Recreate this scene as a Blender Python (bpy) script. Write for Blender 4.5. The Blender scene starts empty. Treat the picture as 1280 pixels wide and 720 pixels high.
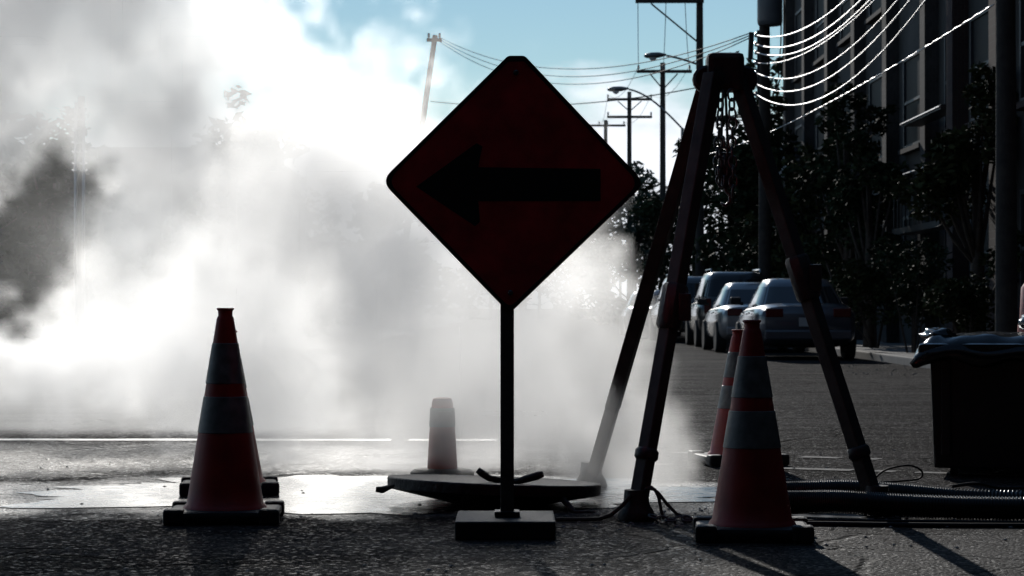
import bpy, bmesh, math, random
from mathutils import Vector, Matrix, noise as mnoise

random.seed(7)
R = math.radians
S = bpy.context.scene
C = S.collection

# ---------------------------------------------------------------- camera
F = 2887.0                                   # focal length in photo pixels (1280 wide)
EYE = 0.9
cam = bpy.data.cameras.new('camera')
camo = bpy.data.objects.new('camera', cam)
C.objects.link(camo)
camo.location = (0, 0, EYE)
camo.rotation_euler = (R(90) + 25 / F, 0, 0)
cam.sensor_width = 36
cam.lens = 81.2
cam.clip_start = 0.1
cam.clip_end = 6000
cam.dof.use_dof = True
cam.dof.focus_distance = 9.8
cam.dof.aperture_fstop = 11
S.camera = camo

# ---------------------------------------------------------------- light
SUN_EL, SUN_AZ = R(19), R(6)                 # azimuth measured to the left of the view
SKY_STRENGTH = 0.117
W = bpy.data.worlds.new('World')
S.world = W
W.use_nodes = True
wt = W.node_tree
bg = wt.nodes['Background']
bg.inputs[1].default_value = SKY_STRENGTH
sky = wt.nodes.new('ShaderNodeTexSky')
sky.sky_type = 'NISHITA'
sky.sun_disc = False
sky.sun_elevation = SUN_EL
sky.sun_rotation = -SUN_AZ
sky.dust_density = 0.0
sky.ozone_density = 3.0
sky.air_density = 1.0
tint = wt.nodes.new('ShaderNodeMix'); tint.data_type = 'RGBA'; tint.blend_type = 'MULTIPLY'
tint.inputs[0].default_value = 1
tint.inputs[7].default_value = (1.42, 1.45, 1.38, 1)
wt.links.new(sky.outputs[0], tint.inputs[6])
# low bank of cloud all round the horizon
tc = wt.nodes.new('ShaderNodeTexCoord')
mp = wt.nodes.new('ShaderNodeMapping'); mp.inputs['Scale'].default_value = (9, 9, 24)
wt.links.new(tc.outputs['Generated'], mp.inputs['Vector'])
cn = wt.nodes.new('ShaderNodeTexNoise'); cn.inputs['Scale'].default_value = 1.0
cn.inputs['Detail'].default_value = 7; cn.inputs['Roughness'].default_value = 0.55
wt.links.new(mp.outputs[0], cn.inputs['Vector'])
sep = wt.nodes.new('ShaderNodeSeparateXYZ')
wt.links.new(tc.outputs['Generated'], sep.inputs[0])
ma = wt.nodes.new('ShaderNodeMath'); ma.operation = 'MULTIPLY_ADD'   # noise*0.11 + (-z)
neg = wt.nodes.new('ShaderNodeMath'); neg.operation = 'MULTIPLY'; neg.inputs[1].default_value = -1
wt.links.new(sep.outputs['Z'], neg.inputs[0])
wt.links.new(cn.outputs['Fac'], ma.inputs[0]); ma.inputs[1].default_value = 0.13
wt.links.new(neg.outputs[0], ma.inputs[2])
cr = wt.nodes.new('ShaderNodeMapRange'); cr.interpolation_type = 'SMOOTHSTEP'
wt.links.new(ma.outputs[0], cr.inputs[0])
cr.inputs[1].default_value = -0.032; cr.inputs[2].default_value = 0.004
cmx = wt.nodes.new('ShaderNodeMix'); cmx.data_type = 'RGBA'
cw = wt.nodes.new('ShaderNodeMapRange')
wt.links.new(cn.outputs['Fac'], cw.inputs[0]); cw.inputs[1].default_value = .35; cw.inputs[2].default_value = .65
cw.inputs[3].default_value = 11; cw.inputs[4].default_value = 20
cc = wt.nodes.new('ShaderNodeMix'); cc.data_type = 'RGBA'; cc.blend_type = 'MULTIPLY'; cc.inputs[0].default_value = 1
cc.inputs[6].default_value = (.94, 0.99, 1.06, 1)
wt.links.new(cw.outputs[0], cc.inputs[7])
wt.links.new(cr.outputs[0], cmx.inputs[0])
wt.links.new(tint.outputs[2], cmx.inputs[6])
wt.links.new(cc.outputs[2], cmx.inputs[7])
wt.links.new(cmx.outputs[2], bg.inputs[0])

sun_dir = Vector((-math.sin(SUN_AZ) * math.cos(SUN_EL), math.cos(SUN_AZ) * math.cos(SUN_EL), math.sin(SUN_EL)))
sun = bpy.data.lights.new('sun', 'SUN')
sun.energy = 5
sun.angle = R(0.5)
sun.color = (1, 0.96, 0.90)
suno = bpy.data.objects.new('sun', sun)
C.objects.link(suno)
suno.rotation_euler = sun_dir.to_track_quat('Z', 'Y').to_euler()

S.view_settings.view_transform = 'Standard'
S.view_settings.look = 'None'
S.view_settings.gamma = 1
S.view_settings.exposure = -1.05
S.cycles.use_denoising = True
S.cycles.max_bounces = 32
S.cycles.volume_bounces = 28
S.cycles.volume_step_rate = 1
S.cycles.volume_max_steps = 256
S.cycles.sample_clamp_indirect = 6
S.cycles.caustics_reflective = False
S.cycles.caustics_refractive = False


# ---------------------------------------------------------------- helpers
def at(px, py, D):
    """photo pixel at distance D -> world point"""
    return Vector(((px - 640) / F * D, D, EYE + (385 - py) / F * D))


def gnd(px, py):
    D = EYE * F / (py - 385)
    return Vector(((px - 640) / F * D, D, 0))


class MB:
    def __init__(self):
        self.v = []; self.f = []

    def add(self, vs, fs):
        k = len(self.v)
        self.v += [tuple(p) for p in vs]
        self.f += [tuple(i + k for i in f) for f in fs]
        return self

    def box(self, c, s, rot=None):
        hx, hy, hz = s[0] / 2, s[1] / 2, s[2] / 2
        vs = [Vector((x, y, z)) for x in (-hx, hx) for y in (-hy, hy) for z in (-hz, hz)]
        if rot is not None: vs = [rot @ p for p in vs]
        c = Vector(c)
        return self.add([p + c for p in vs], [(0, 1, 3, 2), (4, 6, 7, 5), (0, 4, 5, 1), (2, 3, 7, 6), (0, 2, 6, 4), (1, 5, 7, 3)])

    def bx(self, x0, x1, y0, y1, z0, z1):
        return self.box(((x0 + x1) / 2, (y0 + y1) / 2, (z0 + z1) / 2), (x1 - x0, y1 - y0, z1 - z0))

    def tube(self, pts, r, n=8, cap=True, rfun=None):
        pts = [Vector(p) for p in pts]
        rings = []; up = None
        for i, p in enumerate(pts):
            t = (pts[min(i + 1, len(pts) - 1)] - pts[max(i - 1, 0)])
            if t.length < 1e-9: t = Vector((0, 0, 1))
            t.normalize()
            if up is None:
                up = Vector((0, 0, 1)) if abs(t.z) < .9 else Vector((0, 1, 0))
            a = t.cross(up); a.normalize(); b = a.cross(t); b.normalize(); up = b
            rr = rfun(i) if rfun else (r[i] if isinstance(r, (list, tuple)) else r)
            rings.append([p + (a * math.cos(2 * math.pi * k / n) + b * math.sin(2 * math.pi * k / n)) * rr for k in range(n)])
        vs = [q for g in rings for q in g]
        fs = [(i * n + k, i * n + (k + 1) % n, (i + 1) * n + (k + 1) % n, (i + 1) * n + k) for i in range(len(pts) - 1) for k in range(n)]
        if cap:
            fs.append(tuple(range(n - 1, -1, -1))); m = (len(pts) - 1) * n
            fs.append(tuple(range(m, m + n)))
        return self.add(vs, fs)

    def bar(self, p0, p1, w, h):
        p0, p1 = Vector(p0), Vector(p1); d = p1 - p0
        q = d.to_track_quat('X', 'Z').to_matrix()
        return self.box((p0 + p1) / 2, (d.length, w, h), q)

    def lathe(self, prof, n=24, c=(0, 0, 0), axis='Z', cap=True):
        vs = []
        for (r, z) in prof:
            for k in range(n):
                a = 2 * math.pi * k / n
                p = (r * math.cos(a), r * math.sin(a), z)
                if axis == 'X': p = (z, r * math.cos(a), r * math.sin(a))
                if axis == 'Y': p = (r * math.sin(a), z, r * math.cos(a))
                vs.append((p[0] + c[0], p[1] + c[1], p[2] + c[2]))
        fs = [(i * n + k, i * n + (k + 1) % n, (i + 1) * n + (k + 1) % n, (i + 1) * n + k) for i in range(len(prof) - 1) for k in range(n)]
        if cap:
            fs.append(tuple(range(n - 1, -1, -1))); m = (len(prof) - 1) * n
            fs.append(tuple(range(m, m + n)))
        return self.add(vs, fs)

    def prism(self, pts, y0, y1):
        """outline in x,z extruded along y"""
        n = len(pts)
        vs = [(x, y0, z) for x, z in pts] + [(x, y1, z) for x, z in pts]
        fs = [tuple(range(n)), tuple(range(2 * n - 1, n - 1, -1))] + [(k, k + n, (k + 1) % n + n, (k + 1) % n) for k in range(n)]
        return self.add(vs, fs)

    def mesh(self, name, mat, smooth=False, bevel=0):
        me = bpy.data.meshes.new(name)
        me.from_pydata(self.v, [], self.f)
        if bevel:
            bm = bmesh.new(); bm.from_mesh(me)
            bmesh.ops.bevel(bm, geom=[e for e in bm.edges if len(e.link_faces) == 2 and e.calc_face_angle(0) > .5],
                            offset=bevel, segments=2, affect='EDGES', profile=.6)
            bm.to_mesh(me); bm.free()
        bm = bmesh.new(); bm.from_mesh(me)
        bmesh.ops.recalc_face_normals(bm, faces=bm.faces); bm.to_mesh(me); bm.free()
        if smooth:
            me.polygons.foreach_set('use_smooth', [True] * len(me.polygons))
            if smooth is not True:
                me.set_sharp_from_angle(angle=R(smooth))
        if mat is not None: me.materials.append(mat)
        return me

    def build(self, name, mat, parent=None, smooth=False, bevel=0, loc=None):
        o = bpy.data.objects.new(name, self.mesh(name, mat, smooth, bevel))
        C.objects.link(o)
        if loc is not None: o.location = loc
        if parent is not None: o.parent = parent
        return o


def link(name, me, parent=None, loc=(0, 0, 0), rot=None):
    o = bpy.data.objects.new(name, me)
    C.objects.link(o)
    o.location = loc
    if rot is not None: o.rotation_euler = rot
    o.parent = parent
    return o


def tag(o, label=None, cat=None, group=None, kind=None):
    if label: o['label'] = label
    if cat: o['category'] = cat
    if group: o['group'] = group
    if kind: o['kind'] = kind
    return o


def thing(name, label, cat, loc=(0, 0, 0), rz=0, group=None):
    o = bpy.data.objects.new(name, None)
    o.empty_display_size = .2
    C.objects.link(o)
    o.location = loc
    o.rotation_euler = (0, 0, rz)
    return tag(o, label, cat, group)


def kids(o):
    return [c for c in C.objects if c.parent == o]


def dup(root, loc, rz, label, group=None):
    r = root.copy(); C.objects.link(r)
    r.location = loc; r.rotation_euler = (0, 0, rz); r['label'] = label
    if group: r['group'] = group
    for ch in kids(root):
        c = ch.copy(); C.objects.link(c); c.parent = r
        for g in kids(ch):
            d = g.copy(); C.objects.link(d); d.parent = c
    return r


# ---------------------------------------------------------------- materials
def mat(name, col, rough=.6, metal=0., var=.25, scale=6., bump=0., bscale=40., spec=.5, det=5, coat=0., obj=True, emit=None):
    m = bpy.data.materials.new(name); m.use_nodes = True
    t = m.node_tree; b = t.nodes['Principled BSDF']
    b.inputs['Roughness'].default_value = rough; b.inputs['Metallic'].default_value = metal
    b.inputs['Specular IOR Level'].default_value = spec
    b.inputs['Coat Weight'].default_value = coat
    b.inputs['Coat Roughness'].default_value = .10
    c = t.nodes.new('ShaderNodeTexCoord')
    n = t.nodes.new('ShaderNodeTexNoise'); n.inputs['Scale'].default_value = scale; n.inputs['Detail'].default_value = det
    t.links.new(c.outputs['Object'], n.inputs['Vector'])
    r = t.nodes.new('ShaderNodeMapRange'); t.links.new(n.outputs['Fac'], r.inputs[0])
    r.inputs[1].default_value = .3; r.inputs[2].default_value = .7
    r.inputs[3].default_value = 1 - var; r.inputs[4].default_value = 1 + var
    x = t.nodes.new('ShaderNodeMix'); x.data_type = 'RGBA'; x.blend_type = 'MULTIPLY'; x.inputs[0].default_value = 1
    x.inputs[6].default_value = (*col, 1); t.links.new(r.outputs[0], x.inputs[7])
    t.links.new(x.outputs[2], b.inputs['Base Color'])
    if bump:
        n2 = t.nodes.new('ShaderNodeTexNoise'); n2.inputs['Scale'].default_value = bscale; n2.inputs['Detail'].default_value = 4
        t.links.new(c.outputs['Object'], n2.inputs['Vector'])
        bp = t.nodes.new('ShaderNodeBump'); bp.inputs['Strength'].default_value = bump; bp.inputs['Distance'].default_value = .01
        t.links.new(n2.outputs['Fac'], bp.inputs['Height']); t.links.new(bp.outputs[0], b.inputs['Normal'])
    return m


def asphalt():
    m = bpy.data.materials.new('asphalt'); m.use_nodes = True
    t = m.node_tree; b = t.nodes['Principled BSDF']; L = t.links.new
    def N(k, **kw):
        x = t.nodes.new(k)
        for a, v in kw.items(): setattr(x, a, v)
        return x
    def MR(src, a, bb, c, d, smooth=True):
        x = N('ShaderNodeMapRange'); x.interpolation_type = 'SMOOTHSTEP' if smooth else 'LINEAR'
        L(src, x.inputs[0])
        for i, v in enumerate((a, bb, c, d)): x.inputs[i + 1].default_value = v
        return x.outputs[0]
    def MA(op, a, bb):
        x = N('ShaderNodeMath'); x.operation = op
        for i, v in enumerate((a, bb)):
            if hasattr(v, 'links'): L(v, x.inputs[i])
            else: x.inputs[i].default_value = v
        return x.outputs[0]
    def NO(sc, det=5, rough=.55, vec=None):
        x = N('ShaderNodeTexNoise'); x.inputs['Scale'].default_value = sc; x.inputs['Detail'].default_value = det
        x.inputs['Roughness'].default_value = rough; L(vec or pos, x.inputs['Vector']); return x
    pos = N('ShaderNodeTexCoord').outputs['Object']
    # warped position for cracks
    wn = NO(1.3, 4); ws = N('ShaderNodeVectorMath'); ws.operation = 'MULTIPLY_ADD'
    L(wn.outputs['Color'], ws.inputs[0]); ws.inputs[1].default_value = (.5, .5, 0); L(pos, ws.inputs[2])
    cv = N('ShaderNodeTexVoronoi'); cv.feature = 'DISTANCE_TO_EDGE'; cv.inputs['Scale'].default_value = 1.1; L(ws.outputs[0], cv.inputs['Vector'])
    crack0 = MR(cv.outputs['Distance'], .005, .028, 1, 0)
    cmask = MR(NO(.33, 3).outputs['Fac'], .43, .56, 0, 1)
    crack = MA('MULTIPLY', crack0, cmask)
    # aggregate
    ag = N('ShaderNodeTexVoronoi'); ag.inputs['Scale'].default_value = 64; L(pos, ag.inputs['Vector'])
    fine = NO(160, 3, .6); mid = NO(14, 5, .6); big = NO(.5, 5, .6)
    streak = N('ShaderNodeMapping'); streak.inputs['Scale'].default_value = (.35, 2.4, 1); L(pos, streak.inputs['Vector'])
    st = NO(1.0, 5, .65, streak.outputs[0])
    # wetness around the manhole: elliptical patch with a ragged rim
    rag = MA('MULTIPLY', MA('SUBTRACT', NO(1.6, 6).outputs['Fac'], .5), 1.1)
    def patch(c, r_, lo_, hi_, top):
        wv = N('ShaderNodeVectorMath'); wv.operation = 'SUBTRACT'; L(pos, wv.inputs[0]); wv.inputs[1].default_value = c
        wd = N('ShaderNodeVectorMath'); wd.operation = 'DIVIDE'; L(wv.outputs[0], wd.inputs[0]); wd.inputs[1].default_value = r_
        wl = N('ShaderNodeVectorMath'); wl.operation = 'LENGTH'; L(wd.outputs[0], wl.inputs[0])
        return MR(MA('ADD', wl.outputs['Value'], rag), lo_, hi_, top, 0)
    wet = patch((-.85, 11.2, 0), (2.2, 1.35, 1), .75, 1.15, 1)
    wet = MA('MAXIMUM', wet, patch((-3.2, 13.9, 0), (3.4, 1.9, 1), .6, 1.25, .5))
    wet = MA('MAXIMUM', wet, patch((1.0, 8.2, 0), (1.9, 1.7, 1), .4, 1.3, .27))
    tone = MA('MULTIPLY', MR(big.outputs['Fac'], .3, .7, .72, 1.3), MR(st.outputs['Fac'], .34, .66, .5, 1.5))
    tone = MA('MULTIPLY', tone, MR(mid.outputs['Fac'], .3, .7, .8, 1.2))
    agc = MR(ag.outputs['Color'], 0, 1, .6, 1.7)
    tone = MA('MULTIPLY', tone, agc)
    tone = MA('MULTIPLY', tone, MR(crack, 0, 1, 1, .15))
    tone = MA('MULTIPLY', tone, MR(wet, 0, 1, 1, .55))
    mx = N('ShaderNodeMix'); mx.data_type = 'RGBA'; mx.blend_type = 'MULTIPLY'; mx.inputs[0].default_value = 1
    mx.inputs[6].default_value = (.040, .0365, .0365, 1); L(tone, mx.inputs[7]); L(mx.outputs[2], b.inputs['Base Color'])
    rgh = MA('SUBTRACT', MR(mid.outputs['Fac'], .3, .7, .7, .92), MA('MULTIPLY', wet, .42))
    spk = MR(ag.outputs['Color'], .72, .80, 0, 1)
    rgh = MA('SUBTRACT', rgh, MA('MULTIPLY', spk, .34))
    L(rgh, b.inputs['Roughness'])
    L(MA('ADD', MR(wet, 0, 1, .008, .4), MA('MULTIPLY', spk, .045)), b.inputs['Specular IOR Level'])
    h = MA('ADD', MA('MULTIPLY', ag.outputs['Distance'], -.9), MA('MULTIPLY', fine.outputs['Fac'], .35))
    h = MA('ADD', h, MA('MULTIPLY', mid.outputs['Fac'], .9))
    h = MA('SUBTRACT', h, MA('MULTIPLY', crack, 2.0))
    bp = N('ShaderNodeBump'); bp.inputs['Distance'].default_value = .03
    L(MR(wet, 0, 1, .9, .8), bp.inputs['Strength'])
    L(h, bp.inputs['Height']); L(bp.outputs[0], b.inputs['Normal'])
    return m


def brick_mat(name, c1, c2, mortar, vec=(0, 0, 0)):
    m = bpy.data.materials.new(name); m.use_nodes = True
    t = m.node_tree; b = t.nodes['Principled BSDF']; L = t.links.new
    g = t.nodes.new('ShaderNodeTexCoord'); mpg = t.nodes.new('ShaderNodeMapping'); mpg.inputs['Rotation'].default_value = vec
    L(g.outputs['Object'], mpg.inputs['Vector'])
    br = t.nodes.new('ShaderNodeTexBrick'); br.inputs['Scale'].default_value = 4.0
    br.inputs['Color1'].default_value = (*c1, 1); br.inputs['Color2'].default_value = (*c2, 1); br.inputs['Mortar'].default_value = (*mortar, 1)
    br.inputs['Mortar Size'].default_value = .012
    L(mpg.outputs[0], br.inputs['Vector'])
    n = t.nodes.new('ShaderNodeTexNoise'); n.inputs['Scale'].default_value = .6; n.inputs['Detail'].default_value = 6
    L(g.outputs['Object'], n.inputs['Vector'])
    r = t.nodes.new('ShaderNodeMapRange'); L(n.outputs['Fac'], r.inputs[0]); r.inputs[1].default_value = .3; r.inputs[2].default_value = .7
    r.inputs[3].default_value = .65; r.inputs[4].default_value = 1.3
    x = t.nodes.new('ShaderNodeMix'); x.data_type = 'RGBA'; x.blend_type = 'MULTIPLY'; x.inputs[0].default_value = 1
    L(br.outputs['Color'], x.inputs[6]); L(r.outputs[0], x.inputs[7]); L(x.outputs[2], b.inputs['Base Color'])
    b.inputs['Roughness'].default_value = .85; b.inputs['Specular IOR Level'].default_value = .25
    bp = t.nodes.new('ShaderNodeBump'); bp.inputs['Strength'].default_value = .6; bp.inputs['Distance'].default_value = .01
    L(br.outputs['Fac'], bp.inputs['Height']); bp.invert = True; L(bp.outputs[0], b.inputs['Normal'])
    return m


M = {}
M['asphalt'] = asphalt()
M['concrete'] = mat('concrete', (.22, .21, .20), .85, var=.3, scale=3, bump=.4, bscale=60)
M['paint'] = mat('worn_road_paint', (.42, .42, .41), .45, var=.6, scale=9, bump=.5, bscale=70)
M['paint_old'] = mat('faded_road_paint', (.17, .165, .16), .7, var=.6, scale=14, bump=.5, bscale=70, spec=.1)
M['orange'] = mat('orange_plastic', (.34, .015, .011), .5, var=.2, scale=9, bump=.12, bscale=30)
M['reflective'] = mat('reflective_white', (.15, .155, .15), .45, var=.35, scale=20, bump=.05)
M['rubber'] = mat('black_rubber', (.018, .017, .017), .6, var=.3, scale=14, bump=.4, bscale=50)
M['sign'] = mat('orange_sign_sheeting', (.66, .030, .036), .4, var=.35, scale=7, bump=.03)
M['sign_black'] = mat('black_sign_print', (.012, .014, .013), .45, var=.2)
M['wood'] = mat('weathered_timber', (.10, .075, .06), .8, var=.35, scale=12, bump=.5, bscale=60)
M['iron'] = mat('cast_iron', (.03, .028, .028), .55, .3, var=.4, scale=14, bump=1.0, bscale=38)
M['steel'] = mat('dull_steel', (.13, .13, .135), .42, .8, var=.3, scale=10, bump=.2, bscale=60)
M['dark_steel'] = mat('dark_painted_steel', (.035, .034, .035), .45, .2, var=.3, scale=14, bump=.3, bscale=50)
M['leg'] = mat('scuffed_grey_paint', (.045, .040, .037), .6, var=.4, scale=9, bump=.2, bscale=50, spec=.3)
M['webbing'] = mat('dark_webbing', (.04, .037, .034), .8, var=.3, scale=60)
M['hose'] = mat('black_hose_rubber', (.02, .02, .02), .32, var=.2, scale=20)
M['bin'] = mat('black_bin_plastic', (.014, .014, .015), .38, var=.2, scale=8, bump=.15, bscale=20)
M['bag'] = mat('black_bag_film', (.012, .012, .013), .16, var=.2, scale=8, bump=.5, bscale=9)
M['pole_wood'] = mat('creosoted_pole', (.04, .032, .027), .85, var=.35, scale=6, bump=.6, bscale=40)
M['porcelain'] = mat('glazed_porcelain', (.20, .19, .19), .12, var=.1)
M['can'] = mat('grey_transformer_paint', (.11, .115, .12), .4, var=.15, scale=4)
M['wire'] = mat('bright_aluminium_cable', (.42, .42, .43), .45, 1.0, var=.1)
M['black_cable'] = mat('black_cable_jacket', (.02, .02, .02), .65, var=.1, spec=.3)
M['lamp'] = mat('galvanised_lamp', (.18, .185, .19), .4, .6, var=.15)
M['lens'] = mat('lamp_lens_glass', (.55, .56, .58), .08, var=.05, spec=.8)
M['bark'] = mat('bark', (.06, .045, .035), .9, var=.4, scale=9, bump=.7, bscale=25)
M['leaf'] = mat('dark_leaves', (.030, .042, .020), .7, var=.5, scale=1.5, spec=.06)
M['leaf2'] = mat('olive_leaves', (.042, .048, .020), .7, var=.5, scale=1.5, spec=.06)
M['needle'] = mat('blue_green_needles', (.028, .05, .032), .45, var=.5, scale=1.5)
M['brick'] = brick_mat('dark_red_brick', (.07, .04, .034), (.055, .033, .03), (.07, .066, .062), (R(90), 0, R(90)))
M['brick2'] = brick_mat('grey_brown_brick', (.075, .066, .062), (.055, .048, .045), (.08, .075, .07), (R(90), 0, R(90)))
M['stone'] = mat('dressed_stone', (.20, .19, .18), .8, var=.25, scale=2, bump=.4, bscale=30)
M['frame'] = mat('dark_window_frame', (.05, .05, .055), .5, var=.15)
M['glass'] = mat('dark_window_glass', (.010, .011, .014), .5, var=.1, spec=.03)
M['sheen'] = mat('white_sky_sheen', (.72, .73, .74), .6, var=.08)  # white colour stands in for sky reflected in a window pane
M['car_glass'] = mat('car_glass', (.010, .012, .016), .05, var=.1, spec=.6)
M['tyre'] = mat('tyre_rubber', (.02, .02, .02), .8, var=.2)
M['rim'] = mat('alloy_rim', (.35, .35, .36), .3, .9, var=.1)
M['tail'] = mat('red_tail_lens', (.10, .008, .008), .25, var=.1)
M['head'] = mat('clear_headlamp', (.4, .42, .45), .12, var=.1)
M['plate'] = mat('licence_plate', (.5, .5, .5), .5, var=.1)
M['trim'] = mat('black_trim', (.02, .02, .02), .5, var=.1)
M['charcoal'] = mat('charcoal_blocker', (.042, .040, .040), .8, var=.2, scale=.5, spec=.1)  # dark coat of the unseen blocks and deck added for shade
M['roof'] = mat('roof_felt', (.05, .05, .05), .9, var=.3)
for k, c in dict(silver=(.07, .08, .105), pale=(.26, .26, .27), black=(.015, .016, .02), navy=(.03, .04, .07), grey=(.11, .115, .125), white=(.6, .6, .6)).items():
    M['paint_' + k] = mat('car_paint_' + k, c, .32, .35, var=.06, scale=2, coat=1.0)

# ---------------------------------------------------------------- ground
g = MB()
g.add([(-900, -60, 0), (900, -60, 0), (900, 4000, 0), (-900, 4000, 0)], [(0, 1, 2, 3)])
tag(g.build('road', M['asphalt']), 'grey cracked asphalt street running away from the camera', kind='structure')

# puddle round the manhole: thin sheet with a ragged outline
def puddle_mat():
    m = bpy.data.materials.new('standing_water'); m.use_nodes = True
    t = m.node_tree; b = t.nodes['Principled BSDF']; L = t.links.new
    b.inputs['Base Color'].default_value = (.022, .02, .019, 1)
    c = t.nodes.new('ShaderNodeTexCoord')
    n = t.nodes.new('ShaderNodeTexNoise'); n.inputs['Scale'].default_value = 9; n.inputs['Detail'].default_value = 5
    L(c.outputs['Object'], n.inputs['Vector'])
    r = t.nodes.new('ShaderNodeMapRange'); L(n.outputs['Fac'], r.inputs[0]); r.inputs[1].default_value = .35; r.inputs[2].default_value = .7
    r.inputs[3].default_value = .20; r.inputs[4].default_value = .38; L(r.outputs[0], b.inputs['Roughness'])
    n2 = t.nodes.new('ShaderNodeTexNoise'); n2.inputs['Scale'].default_value = 30; n2.inputs['Detail'].default_value = 4
    L(c.outputs['Object'], n2.inputs['Vector'])
    bp = t.nodes.new('ShaderNodeBump'); bp.inputs['Strength'].default_value = .03; bp.inputs['Distance'].default_value = .01
    L(n2.outputs['Fac'], bp.inputs['Height']); L(bp.outputs[0], b.inputs['Normal'])
    return m
M['water'] = puddle_mat()
def puddle(name, cx, cy, rx, ry, label, seed, amp=.35):
    p = MB(); n = 96; pts = []
    for k in range(n):
        a = 2 * math.pi * k / n
        q = Vector((math.cos(a) * 1.7 + seed, math.sin(a) * 1.7, seed * .3))
        s = 1 + amp * mnoise.noise(q) + amp * .7 * mnoise.noise(q * 3.1) + amp * .4 * mnoise.noise(q * 8)
        pts.append((cx + rx * s * math.cos(a), cy + ry * s * math.sin(a), .004))
    p.add(pts, [tuple(range(n))])
    tag(p.build(name, M['water']), label, kind='structure')
puddle('puddle', -.62, 11.25, 1.75, .95, 'bright wet puddle spreading round the steaming manhole', 3.7)
puddle('puddle', 1.32, 9.95, .20, .14, 'small puddle between the hoses and the tripod foot', 8.2)

# painted lines on the asphalt, worn
def line(p0, p1, w, label, gap=-.45, m='paint'):
    p0, p1 = Vector(p0), Vector(p1); d = (p1 - p0); L_ = d.length; d.normalize(); nrm = Vector((-d.y, d.x, 0))
    b = MB(); n = int(L_ / .12); vs = []; fs = []
    for i in range(n + 1):
        c = p0 + d * (L_ * i / n)
        w0 = w * (.5 + .22 * mnoise.noise(c * 2.3)); w1 = w * (.5 + .22 * mnoise.noise(c * 2.3 + Vector((9, 9, 9))))
        vs += [c + nrm * w0 + Vector((0, 0, .004)), c - nrm * w1 + Vector((0, 0, .004))]
    for i in range(n):
        if mnoise.noise(vs[2 * i] * 1.7) + .5 * mnoise.noise(vs[2 * i] * 7) > gap:
            fs.append((2 * i, 2 * i + 2, 2 * i + 3, 2 * i + 1))
    b.add(vs, fs)
    tag(b.build('road_marking', M[m]), label, kind='structure')
line((-6.0, 15.8, 0), (-.1, 15.7, 0), .20, 'thin white painted line crossing the road beyond the wet patch')
line((1.0, 14.35, 0), (5.5, 11.9, 0), .14, 'worn white line slanting over the asphalt behind the back cone', -.05, 'paint_old')
line((.8, 13.3, 0), (4.6, 11.5, 0), .12, 'worn white line slanting over the asphalt in front of the back cone', -.1, 'paint_old')

# pavements with kerb and paving slabs
def pavement(x0, x1, y0, y1, kerb_x, name, label):
    b = MB(); b.bx(x0, x1, y0, y1, -.05, .115)
    base = tag(b.build(name, M['concrete']), label, kind='structure')
    k = MB(); s = .15 if kerb_x < (x0 + x1) / 2 else -.15
    k.bx(min(kerb_x, kerb_x - s), max(kerb_x, kerb_x - s), y0, y1, -.05, .13)
    k.build('kerb', M['stone'], base, bevel=.02)
    if y1 > 60:
        nx = max(1, int((x1 - x0) / 1.4)); w = (x1 - x0) / nx
        me = MB().box((0, 0, 0), (w - .02, 1.48, .02)).mesh('paving_slab', M['concrete'])
        y = y0 + .75
        while y < min(y1, 62):
            for i in range(nx):
                link('paving_slab', me, base, (x0 + w * (i + .5), y, .121 + random.uniform(-.003, .003)))
            y += 1.5
pavement(6.35, 9.3, 24, 230, 6.35, 'sidewalk', 'concrete sidewalk with raised kerb beside the parked cars')
pavement(-8.0, -3.4, 44, 230, -3.4, 'sidewalk', 'concrete sidewalk with raised kerb behind the steam')

# loose stones on the asphalt
b = MB()
for i in range(520):
    px, py = random.choice(((random.uniform(690, 1280), random.uniform(636, 660)), (random.uniform(0, 1280), random.uniform(560, 718)), (random.uniform(1060, 1170), random.uniform(438, 470))))
    p = gnd(px, py); r = random.uniform(.003, .011) * (1.6 if p.y > 20 else 1)
    vs = [Vector((0, 0, r)), Vector((0, 0, 0))] + [Vector((math.cos(a) * r * random.uniform(.7, 1.5), math.sin(a) * r * random.uniform(.7, 1.5), r * .4)) for a in (0, 1.57, 3.14, 4.71)]
    b.add([v + p for v in vs], [(0, 2, 3), (0, 3, 4), (0, 4, 5), (0, 5, 2), (1, 3, 2), (1, 4, 3), (1, 5, 4), (1, 2, 5)])
tag(b.build('gravel', M['concrete']), 'scattered grit and small stones on the asphalt', kind='stuff')


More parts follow.
